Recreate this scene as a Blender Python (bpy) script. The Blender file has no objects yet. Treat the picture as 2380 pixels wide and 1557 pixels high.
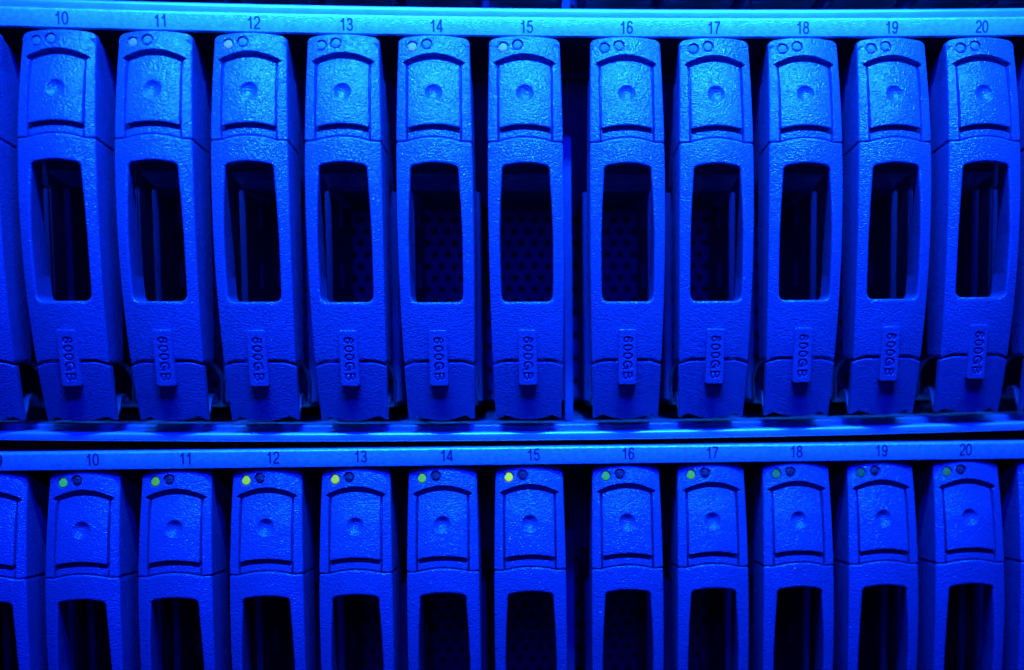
import bpy, math, random
import numpy as np
from mathutils import Matrix, Vector

MM = 0.001
S = bpy.context.scene
COL = S.collection

# ------------------------------------------------------------------ camera
cam_d = bpy.data.cameras.new('camera')
cam = bpy.data.objects.new('camera', cam_d)
COL.objects.link(cam)
S.camera = cam
RX = Vector((0.998395, -0.056297, -0.006232))
UX = Vector((0.010808, 0.081345, 0.996627))
FX = Vector((0.0556, 0.995095, -0.081822))
m3 = Matrix((RX, UX, -FX)).transposed()
cam.matrix_world = Matrix.Translation((0, -0.220, 0)) @ m3.to_4x4()
cam_d.sensor_width = 36.0
cam_d.lens = 36.0 * 2700.0 / 2380.0
cam_d.shift_x = -(1387.9 - 1190.0) / 2380.0
cam_d.shift_y = (1019.9 - 778.6) / 2380.0
cam_d.clip_start = 0.005
cam_d.clip_end = 10.0
cam_d.dof.use_dof = True
cam_d.dof.focus_distance = 0.2205
cam_d.dof.aperture_fstop = 7.5
cam_d.dof.aperture_blades = 0

# ------------------------------------------------------------------ world and lamps
W = bpy.data.worlds.new('World')
S.world = W
W.use_nodes = True
bg = W.node_tree.nodes['Background']
bg.inputs[0].default_value = (0.0, 0.004, 0.75, 1)
bg.inputs[1].default_value = 0.03

def area(name, loc, target, size, size_y, power, color, spread=180):
    l = bpy.data.lights.new(name, 'AREA')
    l.shape = 'RECTANGLE'
    l.size = size * MM
    l.size_y = size_y * MM
    l.energy = power
    l.color = color
    l.spread = math.radians(spread)
    o = bpy.data.objects.new(name, l)
    COL.objects.link(o)
    o.location = Vector(loc) * MM
    o.rotation_euler = (Vector(target) * MM - Vector(loc) * MM).to_track_quat('-Z', 'Y').to_euler()
    return o

KEY = area('key_lamp', (5, -80, 176), (5, 5, 60), 190, 10, 0.72, (0.004, 0.115, 1.0), spread=54)
FILL = area('upper_fill_lamp', (10, -215, 285), (0, 0, -10), 150, 30, 6.0, (0.0, 0.009, 1.0))
FRONT = area('front_fill_lamp', (5, -230, 60), (0, 0, 0), 110, 60, 0.20, (0.0, 0.003, 1.0))

S.view_settings.view_transform = 'Standard'
S.view_settings.look = 'None'
S.view_settings.exposure = 0.0
S.view_settings.gamma = 1.0
S.render.engine = 'CYCLES'
S.render.resolution_x = 1024
S.render.resolution_y = 670
S.cycles.max_bounces = 8
S.cycles.denoising_input_passes = 'RGB_ALBEDO_NORMAL'
S.cycles.denoising_prefilter = 'ACCURATE'

# ------------------------------------------------------------------ materials
def mat(name, col, rough=0.5, mscale=160.0, metal=0.0, grain=None, bump=0.0, spec=0.5, emit=None, estr=0.0, mottle=0.0, wear=None):
    m = bpy.data.materials.new(name)
    m.use_nodes = True
    nt = m.node_tree
    b = nt.nodes['Principled BSDF']
    b.inputs['Base Color'].default_value = (*col, 1)
    b.inputs['Roughness'].default_value = rough
    b.inputs['Metallic'].default_value = metal
    b.inputs['Specular IOR Level'].default_value = spec
    if emit:
        b.inputs['Emission Color'].default_value = (*emit, 1)
        b.inputs['Emission Strength'].default_value = estr
    tc = nt.nodes.new('ShaderNodeTexCoord')
    oi = nt.nodes.new('ShaderNodeObjectInfo')
    ml = nt.nodes.new('ShaderNodeVectorMath'); ml.operation = 'ADD'
    sc = nt.nodes.new('ShaderNodeMath'); sc.operation = 'MULTIPLY'; sc.inputs[1].default_value = 3.7
    nt.links.new(oi.outputs['Random'], sc.inputs[0])
    nt.links.new(tc.outputs['Object'], ml.inputs[0])
    nt.links.new(sc.outputs[0], ml.inputs[1])
    if grain:
        n = nt.nodes.new('ShaderNodeTexNoise')
        n.inputs['Scale'].default_value = grain
        n.inputs['Detail'].default_value = 1.0
        n.inputs['Roughness'].default_value = 0.55
        mp = nt.nodes.new('ShaderNodeMapping')
        mp.inputs['Scale'].default_value = (0.8, 1.0, 1.25)
        nt.links.new(ml.outputs[0], mp.inputs[0])
        nt.links.new(mp.outputs[0], n.inputs['Vector'])
        bp = nt.nodes.new('ShaderNodeBump')
        bp.inputs['Strength'].default_value = 1.0
        bp.inputs['Distance'].default_value = bump * MM
        nt.links.new(n.outputs['Fac'], bp.inputs['Height'])
        nt.links.new(bp.outputs[0], b.inputs['Normal'])
    if mottle:
        n2 = nt.nodes.new('ShaderNodeTexNoise')
        n2.inputs['Scale'].default_value = mscale
        n2.inputs['Detail'].default_value = 6.0
        nt.links.new(ml.outputs[0], n2.inputs['Vector'])
        mr = nt.nodes.new('ShaderNodeMapRange')
        mr.inputs['From Min'].default_value = 0.3
        mr.inputs['From Max'].default_value = 0.7
        mr.inputs['To Min'].default_value = 1 - mottle
        mr.inputs['To Max'].default_value = 1 + mottle
        nt.links.new(n2.outputs['Fac'], mr.inputs['Value'])
        mx = nt.nodes.new('ShaderNodeVectorMath'); mx.operation = 'SCALE'
        mx.inputs[0].default_value = col
        nt.links.new(mr.outputs[0], mx.inputs['Scale'])
        nt.links.new(mx.outputs[0], b.inputs['Base Color'])
        mr2 = nt.nodes.new('ShaderNodeMapRange')
        mr2.inputs['To Min'].default_value = rough - 0.08
        mr2.inputs['To Max'].default_value = rough + 0.08
        nt.links.new(n2.outputs['Fac'], mr2.inputs['Value'])
        nt.links.new(mr2.outputs[0], b.inputs['Roughness'])
    return m

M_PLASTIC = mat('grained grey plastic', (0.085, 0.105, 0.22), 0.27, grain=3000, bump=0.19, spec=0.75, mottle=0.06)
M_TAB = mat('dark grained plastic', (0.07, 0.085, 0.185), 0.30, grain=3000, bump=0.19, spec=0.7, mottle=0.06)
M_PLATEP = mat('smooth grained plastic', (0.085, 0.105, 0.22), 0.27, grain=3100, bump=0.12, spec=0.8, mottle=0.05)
M_HOLES = mat('perforated sheet', (0.24, 0.26, 0.5), 0.6, metal=0.1, mottle=0.1)
M_STRIP = mat('silver painted strip', (0.62, 0.63, 0.65), 0.38, metal=0.35, grain=3000, bump=0.08, mottle=0.16, mscale=1300.0)
M_INK = mat('dark blue printing ink', (0.02, 0.025, 0.06), 0.5)
M_METAL = mat('bare sheet metal', (0.52, 0.53, 0.55), 0.40, metal=0.45, grain=1500, bump=0.004, mottle=0.08)
M_RAIL = mat('carrier metal', (0.05, 0.055, 0.13), 0.45, metal=0.2, mottle=0.08)
M_POST = mat('painted divider post', (0.08, 0.09, 0.2), 0.5, mottle=0.08)
M_DARK = mat('black midplane metal', (0.10, 0.10, 0.105), 0.6, metal=0.2, mottle=0.1)
M_BLACK = mat('unlit interior', (0.012, 0.012, 0.013), 0.8)
M_CLIP = mat('glossy spring steel', (0.16, 0.165, 0.18), 0.42, metal=0.6)
def led(name, col, e, s): return mat(name, col, 0.5, grain=2600, bump=0.3, emit=e, estr=s, spec=0.25)
L_OFF_U = led('unlit lens', (0.22, 0.23, 0.25), None, 0)
L_OFF_D = led('dark lens', (0.03, 0.03, 0.04), None, 0)
LED_U = {
    9: L_OFF_U,
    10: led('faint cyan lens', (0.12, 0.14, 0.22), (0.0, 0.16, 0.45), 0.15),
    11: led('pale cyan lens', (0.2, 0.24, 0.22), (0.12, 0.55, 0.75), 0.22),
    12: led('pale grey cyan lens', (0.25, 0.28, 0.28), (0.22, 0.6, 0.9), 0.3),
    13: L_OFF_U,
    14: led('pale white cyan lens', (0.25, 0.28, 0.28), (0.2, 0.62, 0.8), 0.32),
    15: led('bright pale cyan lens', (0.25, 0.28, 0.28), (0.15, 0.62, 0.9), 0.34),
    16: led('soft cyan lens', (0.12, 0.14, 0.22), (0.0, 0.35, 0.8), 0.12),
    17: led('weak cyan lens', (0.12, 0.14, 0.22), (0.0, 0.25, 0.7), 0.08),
    18: L_OFF_U, 19: L_OFF_U, 20: L_OFF_U, 21: L_OFF_U}
LED_L = {
    9: L_OFF_D,
    10: led('teal green lit lens', (0.02, 0.03, 0.006), (0.03, 0.50, 0.16), 0.75),
    11: led('green lit lens', (0.02, 0.03, 0.006), (0.07, 0.46, 0.02), 0.8),
    12: led('lime lit lens', (0.02, 0.03, 0.006), (0.20, 0.62, 0.01), 1.0),
    13: led('yellow green lit lens', (0.02, 0.03, 0.006), (0.25, 0.64, 0.005), 1.0),
    14: led('grass green lit lens', (0.02, 0.03, 0.006), (0.08, 0.52, 0.02), 0.9),
    15: led('bright lime lit lens', (0.02, 0.03, 0.006), (0.36, 0.85, 0.0), 1.0),
    16: led('sea green lit lens', (0.02, 0.03, 0.006), (0.03, 0.42, 0.10), 0.85),
    17: led('leaf green lit lens', (0.02, 0.03, 0.006), (0.05, 0.45, 0.04), 0.9),
    18: led('deep teal lit lens', (0.02, 0.03, 0.006), (0.01, 0.20, 0.12), 0.8),
    19: led('dim slate teal lens', (0.02, 0.03, 0.006), (0.0, 0.10, 0.16), 0.8),
    20: led('dim green lit lens', (0.02, 0.03, 0.006), (0.01, 0.16, 0.10), 0.8),
    21: L_OFF_D}

# ------------------------------------------------------------------ mesh helpers (all lengths in mm)
class MB:
    def __init__(self):
        self.v = []; self.f = []
    def add(self, verts, faces):
        o = len(self.v)
        self.v += [tuple(map(float, p)) for p in verts]
        self.f += [tuple(int(i) + o for i in fc) for fc in faces]
    def box(self, x0, x1, y0, y1, z0, z1, b=0.0):
        if b <= 0:
            v = [(x, y, z) for x in (x0, x1) for y in (y0, y1) for z in (z0, z1)]
            self.add(v, [(0, 1, 3, 2), (4, 6, 7, 5), (0, 4, 5, 1), (2, 3, 7, 6), (0, 2, 6, 4), (1, 5, 7, 3)])
        else:
            # profile in x-z extruded along y with a bevelled front
            self.prism([(x0 + b, z0), (x1 - b, z0), (x1, z0 + b), (x1, z1 - b), (x1 - b, z1), (x0 + b, z1), (x0, z1 - b), (x0, z0 + b)], y0, y1, 'y')
    def prism(self, pts, a0, a1, axis='x'):
        n = len(pts)
        def P(p, a):
            return (a, p[0], p[1]) if axis == 'x' else (p[0], a, p[1])
        v = [P(p, a0) for p in pts] + [P(p, a1) for p in pts]
        f = [tuple(range(n))[::-1], tuple(range(n, 2 * n))]
        f += [(i, (i + 1) % n, n + (i + 1) % n, n + i) for i in range(n)]
        self.add(v, f)
    def build(self, name, m, parent=None, angle=32, flip=False):
        me = bpy.data.meshes.new(name)
        me.from_pydata([(a * MM, b * MM, c * MM) for a, b, c in self.v], [], self.f)
        import bmesh
        bm = bmesh.new(); bm.from_mesh(me)
        bmesh.ops.recalc_face_normals(bm, faces=bm.faces)
        bm.to_mesh(me); bm.free()
        me.materials.append(m)
        me.shade_smooth()
        me.set_sharp_from_angle(angle=math.radians(angle))
        o = bpy.data.objects.new(name, me)
        COL.objects.link(o)
        if parent: o.parent = parent
        return o

def sstep(a, b, x):
    t = np.clip((x - a) / (b - a), 0, 1)
    return t * t * (3 - 2 * t)

def prof(z):           # face depth along the height, read at the side edges
    return 0.000005 * z**3 + 0.004056 * z**2 - 0.22244 * z + 1.968794
def hw(z):             # half width of the front
    return 0.000001 * z**3 - 0.000521 * z**2 + 0.023005 * z + 6.773544
def face(x, z, c=1.15):
    return prof(z) - c * (1 - (x / 6.9)**2)

def grid_shell(mb, X, Z, Y, r, depth, nr=3, nb=1, drop=None):
    """X,Z,Y: (rows, cols) front surface already inset by r; a rounded rim runs round it and then back to `depth`
    (a number, or a function of x,z giving the back y)."""
    R, C = X.shape
    verts = [(X[i, j], Y[i, j], Z[i, j]) for i in range(R) for j in range(C)]
    faces = [(i * C + j, i * C + j + 1, (i + 1) * C + j + 1, (i + 1) * C + j) for i in range(R - 1) for j in range(C - 1)]
    per = [(0, j) for j in range(C)] + [(i, C - 1) for i in range(1, R)] + [(R - 1, j) for j in range(C - 2, -1, -1)] + [(i, 0) for i in range(R - 2, 0, -1)]
    nrm = []
    P = np.array([(X[a], Z[a]) for a in per])
    n = len(per)
    cen = P.mean(0)
    for k in range(n):
        t = P[(k + 1) % n] - P[k - 1]
        q = np.array([t[1], -t[0]]); q /= (np.linalg.norm(q) + 1e-12)
        nrm.append(q)
    nrm = np.array(nrm)
    area2 = np.sum(P[:, 0] * np.roll(P[:, 1], -1) - np.roll(P[:, 0], -1) * P[:, 1])
    if area2 < 0: nrm = -nrm
    prev = [a[0] * C + a[1] for a in per]
    yb = np.array([Y[a] for a in per])
    def ring(pts):
        o = len(verts)
        verts.extend(pts)
        cur = list(range(o, o + n))
        for k in range(n):
            faces.append((prev[k], prev[(k + 1) % n], cur[(k + 1) % n], cur[k]))
        return cur
    for s in range(1, nr + 1):
        a = math.pi / 2 * s / nr
        prev = ring([(P[k, 0] + nrm[k, 0] * r * math.sin(a), yb[k] + r * (1 - math.cos(a)), P[k, 1] + nrm[k, 1] * r * math.sin(a)) for k in range(n)])
    for s in range(1, nb + 1):
        pts = []
        for k in range(n):
            x = P[k, 0] + nrm[k, 0] * r; z = P[k, 1] + nrm[k, 1] * r
            d = depth(x, z) if callable(depth) else depth
            y0 = yb[k] + r
            pts.append((x, y0 + (max(d, y0 + 0.05) - y0) * s / nb, z - (drop(x, z) * s / nb if drop else 0)))
        prev = ring(pts)
    mb.add(verts, faces)

def dense(vals):
    """concatenate linspaces: [(a,b,n), ...]"""
    out = []
    for a, b, n in vals:
        out += list(np.linspace(a, b, n, endpoint=False))
    out.append(vals[-1][1])
    return np.array(out)

# ------------------------------------------------------------------ caddy: latch housing (upper block with pocket)
def seam_z(x):         # line between the housing and the handle
    a = np.clip(1 - (np.abs(x) / 4.95)**2, 0, None)
    return 37.62 + 0.78 * a
def top_z(x):
    ax = np.abs(x)
    return 57.40 - 0.45 * (ax / 6.1)**2 - 0.75 * np.clip((ax - 5.5) / 1.05, 0, 1)**2
def pocket_top(x):     # upper edge of the crescent
    return 54.05 - 1.75 * (np.abs(x) / 5.95)**1.9
def btn_top(x):
    return 52.85 - 1.05 * (np.abs(x) / 4.7)**2
LEDS = ((-4.0, 55.30), (-1.27, 55.68))

def housing_y(x, z):
    y = face(x, z)
    ax = np.abs(x)
    # side slope: the cheeks roll in to the pocket
    side = sstep(5.25, 4.82, ax)
    pt = pocket_top(ax)
    bt = 52.75 - 1.05 * (ax / 4.7)**2
    # depth from the top crescent: 0 at its upper edge, full at the button's top
    top = sstep(0, 0.42, np.clip((pt - z) / np.maximum(pt - bt, 0.15), 0, 1))
    in_cres = (ax < 5.95) & (z > bt - 0.6) & (z <= pt)
    # tips of the crescent taper off between the cheeks and the pocket
    tip = np.clip((z - (51.35 + 0.75 * (ax - 4.7))) / 0.35, 0, 1) * np.clip((5.95 - ax) / 0.5, 0, 1)
    full = 1.6
    dep_side = full * side
    d = np.where(z < bt, dep_side, np.minimum(full * top, full))
    wing = np.where((ax > 4.82), np.maximum(dep_side * (z < pt), full * top * tip), full * top)
    d = np.where(ax > 4.82, wing, d)
    d = np.where(z > pt, 0, d)
    # raised ledge across the foot of the pocket
    arch = 0.62 * np.clip(1 - (ax / 4.8)**2, 0, 1)
    ledge = sstep(39.10, 38.92, z - arch) 
    d = np.where(ax < 4.82, d * (1 - ledge) + 0.30 * ledge, d)
    groove = np.exp(-((ax - 4.84) / 0.07)**2) * (z < 39.6)
    d = d + 0.22 * groove
    for cx, cz in LEDS:
        rr = np.hypot(x - cx, z - cz)
        d = d + 0.62 * sstep(1.09, 0.97, rr)
    return y + d

root = bpy.data.objects.new('drive_caddy', None)
COL.objects.link(root)
root.empty_display_size = 0.004

mb = MB()
r = 0.32
us = dense([(-1, -0.80, 14), (-0.80, -0.66, 22), (-0.66, -0.05, 62), (-0.05, 0.66, 40), (0.66, 0.80, 22), (0.80, 1, 14)])
vs = dense([(0, 0.12, 40), (0.12, 0.68, 46), (0.68, 1.0, 104)])
Uu, Vv = np.meshgrid(us, vs)
zz0 = 37.6 + Vv * 19.8
Xg = Uu * (hw(zz0) - r)
Zg = (seam_z(Xg) + r * 0.45) * (1 - Vv) + (top_z(Xg) - r) * Vv
Yg = housing_y(Xg, Zg)
grid_shell(mb, Xg, Zg, Yg, r, lambda x, z: 4.6 + 0.02 * (57 - z) if z > 50 else 10.2, nr=3, nb=2, drop=lambda x, z: 1.1 if z < 38.8 else 0.0)
# the block that runs back behind the face
mb.prism([(2.6, 55.9), (5.0, 56.1), (22.0, 49.6), (22.0, 31.4), (10.4, 33.2), (10.4, 36.1), (3.0, 37.6)], -6.42, 6.42)
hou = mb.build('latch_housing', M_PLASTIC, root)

# ------------------------------------------------------------------ latch button
mb = MB()
r = 0.16
us = np.linspace(-1, 1, 66); vs = np.linspace(0, 1, 84)
Uu, Vv = np.meshgrid(us, vs)
hwb = 4.78 - 0.10 * Vv
Xg = Uu * (hwb - r)
bot = 40.55 - 0.62 * (np.abs(Xg) / 4.8)**2
Zg = (bot + r) * (1 - Vv) + (btn_top(Xg) - r - 0.05) * Vv
Yg = face(Xg, Zg) + 0.62 * sstep(45.5, 52.6, Zg) - 0.25 * sstep(46, 40.2, Zg) + 0.06
rr = np.hypot(Xg - 0.0, Zg - 46.45)
Yg = Yg + 0.86 * np.clip(1 - (rr / 1.66)**2, 0, 1)
grid_shell(mb, Xg, Zg, Yg, r, lambda x, z: float(face(x, z)) + 1.40, nr=2)
mb.build('latch_button', M_PLASTIC, root)

# ------------------------------------------------------------------ indicator lights
for cx, cz in LEDS:
    mb = MB()
    vv = []; ff = []
    N = 28
    for k, (rad, dy) in enumerate(((0.0, 0.02), (0.42, 0.04), (0.72, 0.10), (0.80, 0.20), (0.80, 0.5))):
        if k == 0: vv.append((cx, float(face(cx, cz)) + 0.14 + dy, cz))
        else:
            for a in range(N):
                t = 2 * math.pi * a / N
                x = cx + rad * math.cos(t); z = cz + rad * math.sin(t)
                vv.append((x, float(face(x, z)) + 0.14 + dy, z))
    for a in range(N): ff.append((0, 1 + a, 1 + (a + 1) % N))
    for k in range(3):
        for a in range(N):
            b0 = 1 + k * N
            ff.append((b0 + a, b0 + (a + 1) % N, b0 + N + (a + 1) % N, b0 + N + a))
    mb.add(vv, ff)
    o = mb.build('indicator_light', L_OFF_U, root, angle=60)
    o.material_slots[0].link = 'OBJECT'
    o.material_slots[0].material = L_OFF_U

# ------------------------------------------------------------------ handle frame (ring round the window)
def foot_z(x):         # line between handle and release tab
    return -2.80 - 0.75 * np.clip((np.abs(x) - 4.0) / 2.6, 0, 1)**1.5
def resample(P, n):
    P = np.array(P); d = np.r_[0, np.cumsum(np.hypot(*np.diff(P, axis=0).T))]
    t = np.linspace(0, d[-1], n + 1)[:-1]
    return np.c_[np.interp(t, d, P[:, 0]), np.interp(t, d, P[:, 1])]
NT, NS, NB = 44, 150, 44
def outer_loop(r):
    hz = lambda z: hw(z) - r
    top = [(x, float(seam_z(np.array(x))) - 0.24 - r) for x in np.linspace(-hz(37.3), hz(37.3), 60)]
    right = [(hz(z), z) for z in np.linspace(37.6 - 0.24 - r, -3.55 + r, 80)]
    botm = [(x, float(foot_z(np.array(x))) + r) for x in np.linspace(hz(-3.3), -hz(-3.3), 60)]
    left = [(-hz(z), z) for z in np.linspace(-3.55 + r, 37.6 - 0.24 - r, 80)]
    return np.vstack([resample(top, NT), resample(right, NS), resample(botm, NB), resample(left, NS)])
def inner_loop():
    def hx(z): return np.interp(z, [8, 12, 20, 26, 32.7, 34], [4.80, 4.90, 4.93, 4.72, 4.32, 4.28])
    R1, R2 = 1.0, 1.15
    zt = 32.55; zb = 8.05
    pts_top = []; a_side = []
    # corner arcs are split half/half between the neighbouring runs
    def arc(cx, cz, R, a0, a1, n=10): return [(cx + R * math.cos(math.radians(a)), cz + R * math.sin(math.radians(a))) for a in np.linspace(a0, a1, n)]
    ht = float(hx(32.0)); hb = 4.80
    topz = lambda x: 33.40 - 0.62 * (x / 4.3)**2
    top = arc(-ht + R1, topz(-ht + R1) - R1, R1, 135, 97, 6) + [(x, topz(x)) for x in np.linspace(-ht + R1, ht - R1, 30)] + arc(ht - R1, topz(ht - R1) - R1, R1, 83, 45, 6)
    ztc = topz(ht - R1) - R1
    right = arc(ht - R1, ztc, R1, 45, 5, 6) + [(float(hx(z)), z) for z in np.linspace(ztc, zb + R2, 60)] + arc(hb - R2, zb + R2, R2, -5, -45, 6)
    botm = arc(hb - R2, zb + R2, R2, -45, -86, 6) + [(x, zb) for x in np.linspace(hb - R2, -hb + R2, 30)] + arc(-hb + R2, zb + R2, R2, -94, -135, 6)
    left = [(-x, z) for x, z in right[::-1]]
    return np.vstack([resample(top + [right[0]], NT), resample(right + [botm[0]], NS), resample(botm + [left[0]], NB), resample(left + [top[0]], NS)])
mb = MB()
r = 0.34; rw = 0.40
O = outer_loop(r); I = inner_loop()
n = len(O)
# push the front edge of the window outwards by the lip radius
def loop_normal(P):
    t = np.roll(P, -1, 0) - np.roll(P, 1, 0)
    q = np.c_[t[:, 1], -t[:, 0]]; q /= np.linalg.norm(q, axis=1)[:, None]
    a2 = np.sum(P[:, 0] * np.roll(P[:, 1], -1) - np.roll(P[:, 0], -1) * P[:, 1])
    return q if a2 > 0 else -q
nI = loop_normal(I); nO = loop_normal(O)
If = I + nI * rw
rings = []
def wall(z): return np.interp(z, [8, 17, 24, 29, 33], [7.0, 7.0, 5.2, 2.6, 1.8])
wd = wall(I[:, 1])
yI = face(If[:, 0], If[:, 1])
back = 10.0
rings.append(np.c_[I[:, 0], np.maximum(yI + wd, yI + 1), I[:, 1]])          # inner wall, back
rings.append(np.c_[I[:, 0], yI + 0.9 * rw + 0.6, I[:, 1]])
for a in (90, 60, 30, 0):
    A = math.radians(a)
    Q = I + nI * rw * (1 - math.sin(A))
    rings.append(np.c_[Q[:, 0], yI + rw * (1 - math.cos(A)), Q[:, 1]])
NR = 26
for k in range(1, NR):
    t = k / NR
    Q = If * (1 - t) + O * t
    rings.append(np.c_[Q[:, 0], face(Q[:, 0], Q[:, 1]), Q[:, 1]])
yO = face(O[:, 0], O[:, 1])
for a in (0, 30, 60, 90):
    A = math.radians(a)
    Q = O + nO * r * math.sin(A)
    rings.append(np.c_[Q[:, 0], yO + r * (1 - math.cos(A)), Q[:, 1]])
Q = O + nO * r
slope = np.where(Q[:, 1] > 36.5, 1.0, 0.0)
rings.append(np.c_[Q[:, 0], np.full(n, 5.0), Q[:, 1] - 0.5 * slope])
rings.append(np.c_[Q[:, 0], np.full(n, back), Q[:, 1] - 1.15 * slope])
v = np.vstack(rings); R_ = len(rings)
fcs = []
for k in range(R_):
    k2 = (k + 1) % R_
    for j in range(n):
        j2 = (j + 1) % n
        fcs.append((k * n + j, k * n + j2, k2 * n + j2, k2 * n + j))
mb.add(v, fcs)
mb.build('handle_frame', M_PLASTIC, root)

# ------------------------------------------------------------------ release tab
def tab_bot(x):
    ax = np.abs(x)
    lobe = -14.45 + 0.95 * (ax / 4.6)**2
    spur = -13.50 - 0.95 * (ax - 4.6) / 1.7
    return np.where(ax < 4.6, lobe, spur)
mb = MB()
r = 0.24
us = dense([(-1, -0.76, 12), (-0.76, -0.68, 8), (-0.68, 0.68, 50), (0.68, 0.76, 8), (0.76, 1, 12)])
vs = np.linspace(0, 1, 60)
Uu, Vv = np.meshgrid(us, vs)
zz0 = -14 + Vv * 10.5
Xg = Uu * (hw(zz0) - r)
Zg = (tab_bot(Xg) + r) * (1 - Vv) + (foot_z(Xg) - 0.42 - r) * Vv
Yg = face(Xg, Zg, 1.0)
grid_shell(mb, Xg, Zg, Yg, r, lambda x, z: float(prof(z)) + 1.5, nr=3)
tab = mb.build('release_tab', M_TAB, root)
# hook that the spur of the tab curls into
for s in (-1, 1):
    mb = MB()
    cur = [(7.1, -14.1), (8.3, -13.2), (9.4, -11.8), (10.6, -10.4), (12.0, -10.0), (13.2, -10.5), (14.0, -11.8)]
    th = [0.5, 0.9, 1.5, 0.9, 0.5, 0.4, 0.3]
    up = [(y, z + t) for (y, z), t in zip(cur, th)]
    mb.prism(cur + up[::-1], s * 5.15, s * 6.25)
    mb.build('hook', M_CLIP, tab, angle=50)

# ------------------------------------------------------------------ lettering drawn as strokes (height 1)
def el(cx, cy, rx, ry, a0, a1, n=16, p=1.0):
    out = []
    for a in np.linspace(a0, a1, n):
        c, s_ = math.cos(math.radians(a)), math.sin(math.radians(a))
        out.append((cx + rx * math.copysign(abs(c)**p, c), cy + ry * math.copysign(abs(s_)**p, s_)))
    return out
GLYPH = {
 '0': [el(.28, .5, .205, .455, 90, 450, 32, .9)],
 '1': [[(.085, .715), (.19, .735), (.27, .80), (.305, .90), (.312, .985)], [(.325, 1.0), (.325, 0.0)]],
 '2': [el(.275, .70, .2, .255, 172, -12, 14) + [(.44, .56), (.36, .44), (.22, .31), (.11, .19), (.07, .045)], [(.03, .045), (.50, .045)]],
 '3': [el(.27, .735, .175, .22, 165, -70, 14) + [(.30, .53), (.21, .525)], [(.21, .53)] + el(.27, .285, .205, .24, 88, -168, 18)],
 '4': [[(.375, 1.0), (.375, 0.0)], [(.36, .95), (.055, .30), (.055, .275)], [(.03, .265), (.52, .265)]],
 '5': [[(.47, .955), (.135, .955)], [(.15, .97), (.095, .50)], [(.095, .51)] + el(.275, .335, .205, .29, 140, -165, 20)],
 '6': [el(.29, .66, .20, .30, 25, 130, 9) + [(.10, .62), (.075, .48), (.08, .33)], el(.28, .315, .195, .27, 0, 360, 26)],
 '7': [[(.05, .95), (.50, .95)], [(.485, .93), (.36, .72), (.27, .47), (.22, .22), (.205, 0.0)]],
 '8': [el(.28, .745, .165, .212, 0, 360, 26), el(.28, .285, .205, .242, 0, 360, 26)],
 '9': [el(.27, .34, .20, .30, 205, 310, 9) + [(.46, .38), (.485, .52), (.48, .67)], el(.28, .685, .195, .27, 0, 360, 26)],
 'G': [el(.38, .5, .30, .455, 45, 340, 26) + [(.66, .30)], [(.67, .0), (.67, .44)], [(.69, .44), (.42, .44)]],
 'B': [[(.10, 1.0), (.10, 0.0)], [(.10, .955), (.38, .955)] + el(.38, .745, .16, .21, 90, -90, 12) + [(.10, .535)], [(.10, .53), (.40, .53)] + el(.40, .288, .185, .243, 90, -90, 12) + [(.10, .045)]],
}
ADV = {'G': .78, 'B': .67}
def word(txt, track=0.0):
    x = 0; out = []
    for ch in txt:
        for st_ in GLYPH[ch]: out.append(np.array(st_) + np.array([x, 0]))
        x += ADV.get(ch, .556) + track
    A = np.vstack(out)
    c = (A[:, 0].min() + A[:, 0].max()) / 2
    return [p - np.array([c, 0.5]) for p in out]

# ------------------------------------------------------------------ capacity plate with sunk lettering
RES = 0.04
gx = np.arange(-1.9, 1.9, RES); gl = np.arange(-4.9, 4.9, RES)
GL, GX = np.meshgrid(gl, gx)            # GL along the word, GX glyph height
dist = np.full(GL.shape, 9.0)
strokes = word('600GB', 0.10)
allp = np.vstack(strokes)
kx = 7.9 / (allp[:, 0].max() - allp[:, 0].min()); ky = 1.72
for st_ in strokes:
    Q_ = st_ * np.array([kx, ky])
    for a, b in zip(Q_[:-1], Q_[1:]):
        ab = b - a; L2 = ab @ ab + 1e-12
        t = np.clip(((GL - a[0]) * ab[0] + (GX - a[1]) * ab[1]) / L2, 0, 1)
        dist = np.minimum(dist, np.hypot(GL - a[0] - t * ab[0], GX - a[1] - t * ab[1]))
mask = 1 - sstep(0.07, 0.20, dist)
def samp(gxv, glv):
    i = np.clip((gxv + 1.9) / RES, 0, mask.shape[0] - 2); j = np.clip((glv + 4.9) / RES, 0, mask.shape[1] - 2)
    i0 = i.astype(int); j0 = j.astype(int); fi = i - i0; fj = j - j0
    return (mask[i0, j0] * (1 - fi) * (1 - fj) + mask[i0 + 1, j0] * fi * (1 - fj) + mask[i0, j0 + 1] * (1 - fi) * fj + mask[i0 + 1, j0 + 1] * fi * fj)
mb = MB()
r = 0.16
nx, nz = 62, 186
us = np.linspace(-1, 1, nx); vs = np.linspace(-1, 1, nz)
Uu, Vv = np.meshgrid(us, vs)
a_, b_ = 1.74 - r, 5.25 - r
Xg = Uu * a_; Zg = Vv * b_
# round the corners of the outline
cr = 0.30
dx = np.abs(Xg) - (a_ - cr); dz = np.abs(Zg) - (b_ - cr)
out = (dx > 0) & (dz > 0)
mxd = np.maximum(dx, dz); hyp = np.hypot(dx, dz) + 1e-9
fac = np.where(out, mxd / hyp, 1)
Xg = np.where(out, np.sign(Xg) * (a_ - cr + dx * fac), Xg); Zg = np.where(out, np.sign(Zg) * (b_ - cr + dz * fac), Zg)
Zc = -2.42
y_top = float(face(0, 2.8)) - 0.48; y_bot = float(face(0, -7.6)) - 1.15
Yp = y_bot + (y_top - y_bot) * ((Zg + 5.25) / 10.5)
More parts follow.
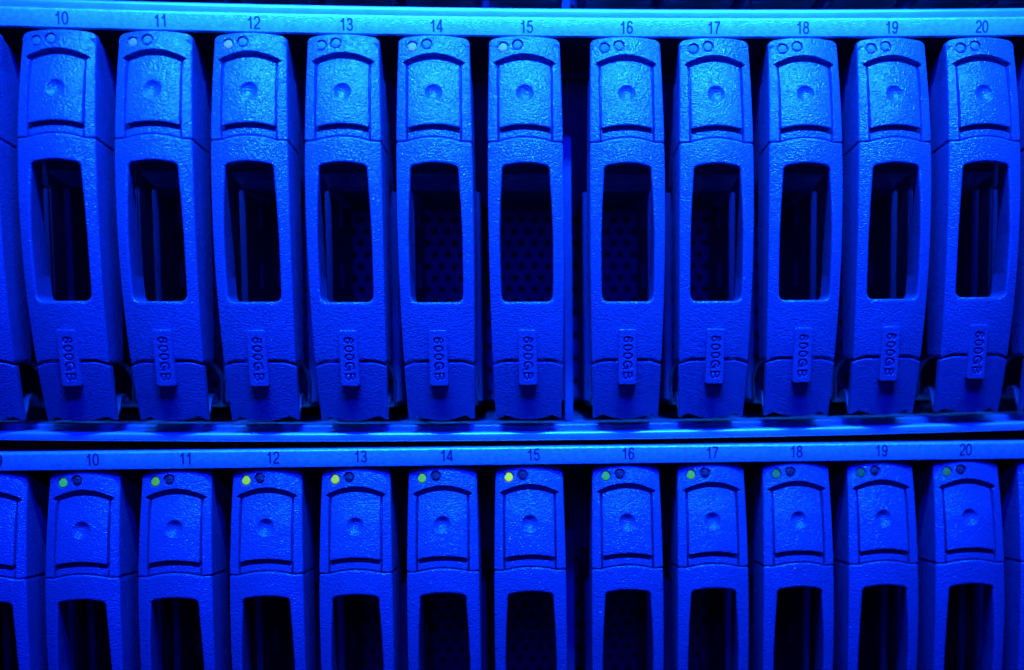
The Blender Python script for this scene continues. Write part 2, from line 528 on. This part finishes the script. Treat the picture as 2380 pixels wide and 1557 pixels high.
# the word reads downwards: its start is at the top, glyph tops point right
Yp = Yp + 0.30 * samp(Xg - 0.08, -(Zg - Zc * 0 + 0.18))
grid_shell(mb, Xg, Zg + Zc, Yp, r, lambda x, z: float(face(0, z)) + 0.5, nr=3)
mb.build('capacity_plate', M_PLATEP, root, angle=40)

# ------------------------------------------------------------------ carrier rails and spring behind the face
for s in (-1, 1):
    mb = MB()
    def bx(x0, x1, *a): mb.box(*(sorted((s * x0, s * x1))), *a)
    bx(5.9, 7.1, 20.0, 21.2, -11.5, 31.0, 0.25)
    bx(6.95, 7.3, 21.1, 54.0, -11.5, 31.0)
    bx(6.4, 7.0, 36.6, 37.2, 12.4, 17.6)
    bx(6.4, 7.0, 36.6, 37.2, 25.6, 30.8)
    mb.build('carrier_rail', M_RAIL, root)
mb = MB()
mb.box(-6.4, 6.4, 22.1, 54.0, 31.4, 32.2)
mb.build('carrier_top', M_DARK, root)
mb = MB()
mb.box(-6.4, 6.4, 20.6, 54.0, -12.6, -11.8)
mb.build('carrier_base', M_DARK, root)
for s in (-1, 1):
    mb = MB()
    path = [(10.6, -3.3), (12.2, -4.2), (13.8, -5.6), (14.6, -7.2), (14.8, -8.8), (15.6, -10.4), (17.2, -11.6), (19.4, -12.2)]
    bul = [5.6, 6.2, 6.7, 7.0, 6.9, 6.6, 6.3, 6.1]
    vv = []; ff = []
    for (y, z), bx_ in zip(path, bul):
        for dx_, dy_ in ((0, 0), (0.0, 2.2), (-0.35, 2.2), (-0.35, 0)):
            vv.append((s * (bx_ + dx_), y + dy_, z))
    for k in range(len(path) - 1):
        for a in range(4):
            ff.append((k * 4 + a, k * 4 + (a + 1) % 4, k * 4 + 4 + (a + 1) % 4, k * 4 + 4 + a))
    ff.append((0, 1, 2, 3)); e = (len(path) - 1) * 4; ff.append((e, e + 3, e + 2, e + 1))
    mb.add(vv, ff)
    mb.build('spring_clip', M_CLIP, root, angle=50)

# ------------------------------------------------------------------ rows of caddies
SX = {10: -85.57, 11: -68.284, 12: -51.143, 13: -34.193, 14: -17.514, 15: -0.703, 16: 18.225, 17: 35.007, 18: 51.928, 19: 68.895, 20: 86.208}
SX[9] = SX[10] - 17.3
SX[21] = SX[20] + 17.2
DZ = {9: 0.45, 10: 0.322, 11: 0.198, 12: 0.03, 13: -0.09, 14: -0.17, 15: -0.17, 16: -0.19, 17: -0.18, 18: -0.05, 19: 0.08, 20: 0.33, 21: 0.45}
ROWS = {'upper': (0.0, 0.0), 'lower': (3.2135, -81.153), 'above': (0.0, 80.5)}
CADDY_Z = {'upper': 0.0, 'lower': -81.153, 'above': 81.7}
LBL_U = {
    9: 'leftmost drive caddy of the upper row, cut off by the left edge',
    10: '600GB drive caddy under number 10 of the upper bright label strip, dull blue light lens',
    11: '600GB drive caddy under number 11 of the upper label strip, pale cyan light lens',
    12: '600GB drive caddy under number 12 of the upper label strip, pale grey light lens',
    13: '600GB drive caddy under number 13 of the upper label strip, both lenses plain blue',
    14: '600GB drive caddy under number 14 of the upper label strip, whitish light lens',
    15: '600GB drive caddy under number 15 of the upper label strip, left of the wide gap',
    16: '600GB drive caddy under number 16 of the upper label strip, right of the wide gap',
    17: '600GB drive caddy under number 17 of the upper label strip, unlit pale blue lens',
    18: '600GB drive caddy under number 18 of the upper label strip, lenses unlit',
    19: '600GB drive caddy under number 19 of the upper label strip, second from the right',
    20: '600GB drive caddy under number 20 of the upper label strip, rightmost complete one',
    21: 'sliver of a drive caddy at the right edge beside number 20, upper row'}
LBL_L = {
    9: 'leftmost drive caddy of the lower row, cut off by the left edge',
    10: 'drive caddy under number 10 of the lower label strip with teal green status light',
    11: 'drive caddy under number 11 of the lower label strip with mid green status light',
    12: 'drive caddy under number 12 of the lower label strip with lime status light',
    13: 'drive caddy under number 13 of the lower label strip with yellow green status light',
    14: 'drive caddy under number 14 of the lower label strip with grass green status light',
    15: 'drive caddy under number 15 of the lower strip with the brightest yellow green light',
    16: 'drive caddy under number 16 of the lower strip, green light, right of the wide gap',
    17: 'drive caddy under number 17 of the lower label strip with leaf green status light',
    18: 'drive caddy under number 18 of the lower label strip with deep teal status light',
    19: 'drive caddy under number 19 of the lower label strip with dim slate coloured light',
    20: 'drive caddy under number 20 of the lower label strip with dim green status light',
    21: 'sliver of a drive caddy at the right edge beside number 20, lower row'}

def copy_tree(o, parent=None):
    c = o.copy(); COL.objects.link(c); c.parent = parent
    for ch in o.children: copy_tree(ch, c)
    return c
random.seed(4)
jobs = [(row, i) for row in ('upper', 'lower', 'above') for i in range(9, 22)]
proto_used = False
plan = []
for row, i in jobs:
    if proto_used: plan.append((copy_tree(root), row, i))
    else:
        plan.append((root, row, i)); proto_used = True
for o, row, i in plan:
    cy, cz = ROWS[row]
    jy = random.uniform(-0.12, 0.12)
    o.location = (SX[i] * MM, (cy + jy) * MM, (CADDY_Z[row] + (DZ[i] if row != 'lower' else 0)) * MM)
    o.rotation_euler = (0, 0, math.radians(random.uniform(-0.25, 0.25)))
    o['category'] = 'drive caddy'
    if row == 'upper':
        o['label'] = LBL_U[i]; o['group'] = 'drive caddies in the upper row'
    elif row == 'lower':
        o['label'] = LBL_L[i]; o['group'] = 'drive caddies in the lower row'
    else:
        o['label'] = 'drive caddy of the row above the upper label strip, out of the picture'  # unseen row, added so its gaps shape the light on the top edge
        o['group'] = 'drive caddies above the upper label strip'
    lights = [c for c in o.children if c.name.startswith('indicator_light')]
    lights.sort(key=lambda c: min(v.co.x for v in c.data.vertices))
    if row == 'lower': a, b = LED_L[i], L_OFF_D
    else: a, b = LED_U[i], L_OFF_U
    lights[0].material_slots[0].material = a
    lights[1].material_slots[0].material = b

# ------------------------------------------------------------------ enclosures
def sag(x):
    return -0.20 + 0.80 * ((x - 2.0) / 86.0)**2
def sweep(mb, prof_, x0, x1, nseg, sagged):
    n = len(prof_)
    vv = []; ff = []
    for k in range(nseg + 1):
        x = x0 + (x1 - x0) * k / nseg
        s = sag(x) if sagged else 0
        vv += [(x, y, z + s) for y, z in prof_]
    for k in range(nseg):
        for a in range(n):
            ff.append((k * n + a, k * n + (a + 1) % n, (k + 1) * n + (a + 1) % n, (k + 1) * n + a))
    ff.append(tuple(range(n))); ff.append(tuple(range(nseg * n, nseg * n + n))[::-1])
    mb.add(vv, ff)
def arcp(cy, cz, R, a0, a1, n):
    return [(cy + R * math.cos(math.radians(a)), cz + R * math.sin(math.radians(a))) for a in np.linspace(a0, a1, n)]

XL, XR = -125.0, 125.0
def enclosure(row, label):
    cy, cz = ROWS[row]
    sg = row != 'lower'
    e = bpy.data.objects.new('disk_enclosure', None)
    COL.objects.link(e)
    e.empty_display_size = 0.01
    e.location = (0, cy * MM, cz * MM)
    e['label'] = label; e['category'] = 'disk enclosure'
    # label strip with a rounded upper edge, running back as the roof
    mb = MB()
    yf = 4.4 if sg else 5.0 - cy
    zb, zt = (58.06, 61.55) if sg else (57.82, 61.22)
    p = [(yf + 0.6, zb - 0.12), (yf + 0.05, zb), (yf, zb + 0.15)] + arcp(yf + 0.55, zt - 0.55, 0.55, 180, 95, 6) + [(yf + 4.0, zt), (yf + 4.0, zt - 1.0), (yf + 1.2, zt - 1.2), (yf + 1.2, zb - 0.12)]
    sweep(mb, p, XL, XR, 60, sg)
    st = mb.build('label_strip', M_STRIP, e, angle=50)
    mb = MB()
    sweep(mb, [(yf + 4.02, zt - 0.9), (yf + 4.02, zt - 0.1), (62, zt - 0.1), (62, zt - 0.9)], XL, XR, 30, sg)
    mb.build('roof_panel', M_DARK, e)
    # floor with its rolled front edge
    mb = MB()
    p = [(8.2, -16.85)] + arcp(7.0, -17.6, 0.8, 80, 180, 8) + arcp(6.65, -18.15, 0.45, 180, 268, 5) + [(15.5, -18.6), (15.5, -17.3), (62.0, -17.3), (62.0, -16.0)] + arcp(14.5, -16.4, 0.5, 90, 180, 6) + [(14.0, -17.05)]
    sweep(mb, p, XL, XR, 60, sg)
    mb.build('floor_panel', M_METAL, e, angle=50)
    # perforated plate at the back of the bays
    mb = MB()
    Y0, pit, rad = 55.0, 3.10, 0.80
    rowh = 2.69
    z_first = 31.59; nrow = 17
    nh = int((XR - XL) / pit)
    ca = math.atan2(rowh, pit)
    ANG = sorted([2 * math.pi * q_ / 16 for q_ in range(16)] + [ca, math.pi - ca, math.pi + ca, 2 * math.pi - ca])
    vv = []; ff = []
    for a in range(nrow):
        zc = z_first - a * rowh
        for b in range(nh):
            xc = -0.5776 + (b - nh // 2) * pit + (pit / 2 if a % 2 else 0)
            if abs(xc) > 112: continue
            o0 = len(vv)
            # outer cell is a rectangle sampled at the same angles as the hole
            for t in ANG:
                c, s_ = math.cos(t), math.sin(t)
                m_ = min(pit / 2 / max(abs(c), 1e-6), rowh / 2 / max(abs(s_), 1e-6))
                vv.append((xc + c * m_, Y0, zc + s_ * m_))
            for yy in (Y0, Y0 + 1.0):
                for t in ANG:
                    vv.append((xc + rad * math.cos(t), yy, zc + rad * math.sin(t)))
            n2 = len(ANG)
            for k_ in range(n2):
                k2 = (k_ + 1) % n2
                ff.append((o0 + k_, o0 + k2, o0 + n2 + k2, o0 + n2 + k_))
                ff.append((o0 + n2 + k_, o0 + n2 + k2, o0 + 2 * n2 + k2, o0 + 2 * n2 + k_))
    mb.add(vv, ff)
    mb.box(-113, 113, Y0, Y0 + 0.8, z_first + rowh / 2, 60.3)
    mb.build('perforated_plate', M_HOLES, e, angle=20)
    mb = MB()
    mb.box(XL, XR, 62.1, 63.0, -18.5, 61)
    mb.box(XL - 1, XL, 10, 63.0, -18.5, 61)
    mb.box(XR, XR + 1, 10, 63.0, -18.5, 61)
    mb.build('back_panel', M_BLACK, e)
    mb = MB()
    mb.box(-110, 110, 40.0, 41.2, 60.0 - 1.9, 60.0 - 1.2)
    mb.build('cross_bar', M_DARK, e)
    mb = MB()
    mb.box(6.87, 8.46, 20.0, 54.5, -15.9, 42.0, 0.3)
    mb.build('divider_post', M_POST, e)
    return e, st

DIGIT_X = {
    'upper': {9: -103.2, 10: -85.62, 11: -67.93, 12: -50.79, 13: -33.8, 14: -17.06, 15: -0.26, 16: 18.57, 17: 35.27, 18: 52.28, 19: 69.51, 20: 87.06, 21: 104.4},
    'lower': {9: -100.9, 10: -83.62, 11: -66.33, 12: -49.71, 13: -33.1, 14: -16.54, 15: 0.17, 16: 18.61, 17: 35.19, 18: 51.81, 19: 68.83, 20: 85.73, 21: 102.8}}
def digits(st, row):
    H_, SW = 2.28, 0.32
    for i in range(9, 22):
        x = DIGIT_X[row][i]
        z = 59.64 if row != 'lower' else 59.73
        s = sag(x) if row != 'lower' else 0
        mb = MB()
        for q_, st_ in enumerate(word(str(i))):
            P = st_ * np.array([H_ * 1.0, H_])
            closed = np.hypot(*(P[0] - P[-1])) < 1e-4 and len(P) > 6
            if closed: P = P[:-1]
            n = len(P)
            T_ = np.zeros_like(P)
            for a in range(n):
                lo_ = P[a - 1] if (a > 0 or closed) else P[a]
                hi_ = P[(a + 1) % n] if (a < n - 1 or closed) else P[a]
                d_ = hi_ - lo_; T_[a] = d_ / (np.hypot(*d_) + 1e-12)
            N_ = np.c_[-T_[:, 1], T_[:, 0]] * SW / 2
            y1 = -0.02 - 0.004 * q_
            vv = []
            for a in range(n):
                for sd in (1, -1):
                    p_ = P[a] + sd * N_[a]
                    vv.append((p_[0], y1, p_[1])); vv.append((p_[0], 0.05, p_[1]))
            ff = []
            for a in range(n if closed else n - 1):
                b = (a + 1) % n
                o0, o1 = a * 4, b * 4
                ff += [(o0, o0 + 2, o1 + 2, o1), (o0 + 1, o1 + 1, o1 + 3, o0 + 3), (o0, o1, o1 + 1, o0 + 1), (o0 + 2, o0 + 3, o1 + 3, o1 + 2)]
            if not closed:
                ff += [(0, 1, 3, 2), ((n - 1) * 4, (n - 1) * 4 + 2, (n - 1) * 4 + 3, (n - 1) * 4 + 1)]
            mb.add(vv, ff)
        o = mb.build('slot_number', M_INK, st)
        o.location = (x * MM, (4.4 if row != 'lower' else 5.0 - ROWS['lower'][0]) * MM, (z + s) * MM)
        o['label'] = 'printed number %d' % i

eU, sU = enclosure('upper', 'upper disk enclosure with brightly lit pale label strip along its top edge')
eL, sL = enclosure('lower', 'lower disk enclosure with darker blue label strip, stacked under the other one')
eA, sA = enclosure('above', 'blurred rolled floor edge of the enclosure above the upper label strip')
digits(sU, 'upper')
digits(sL, 'lower')
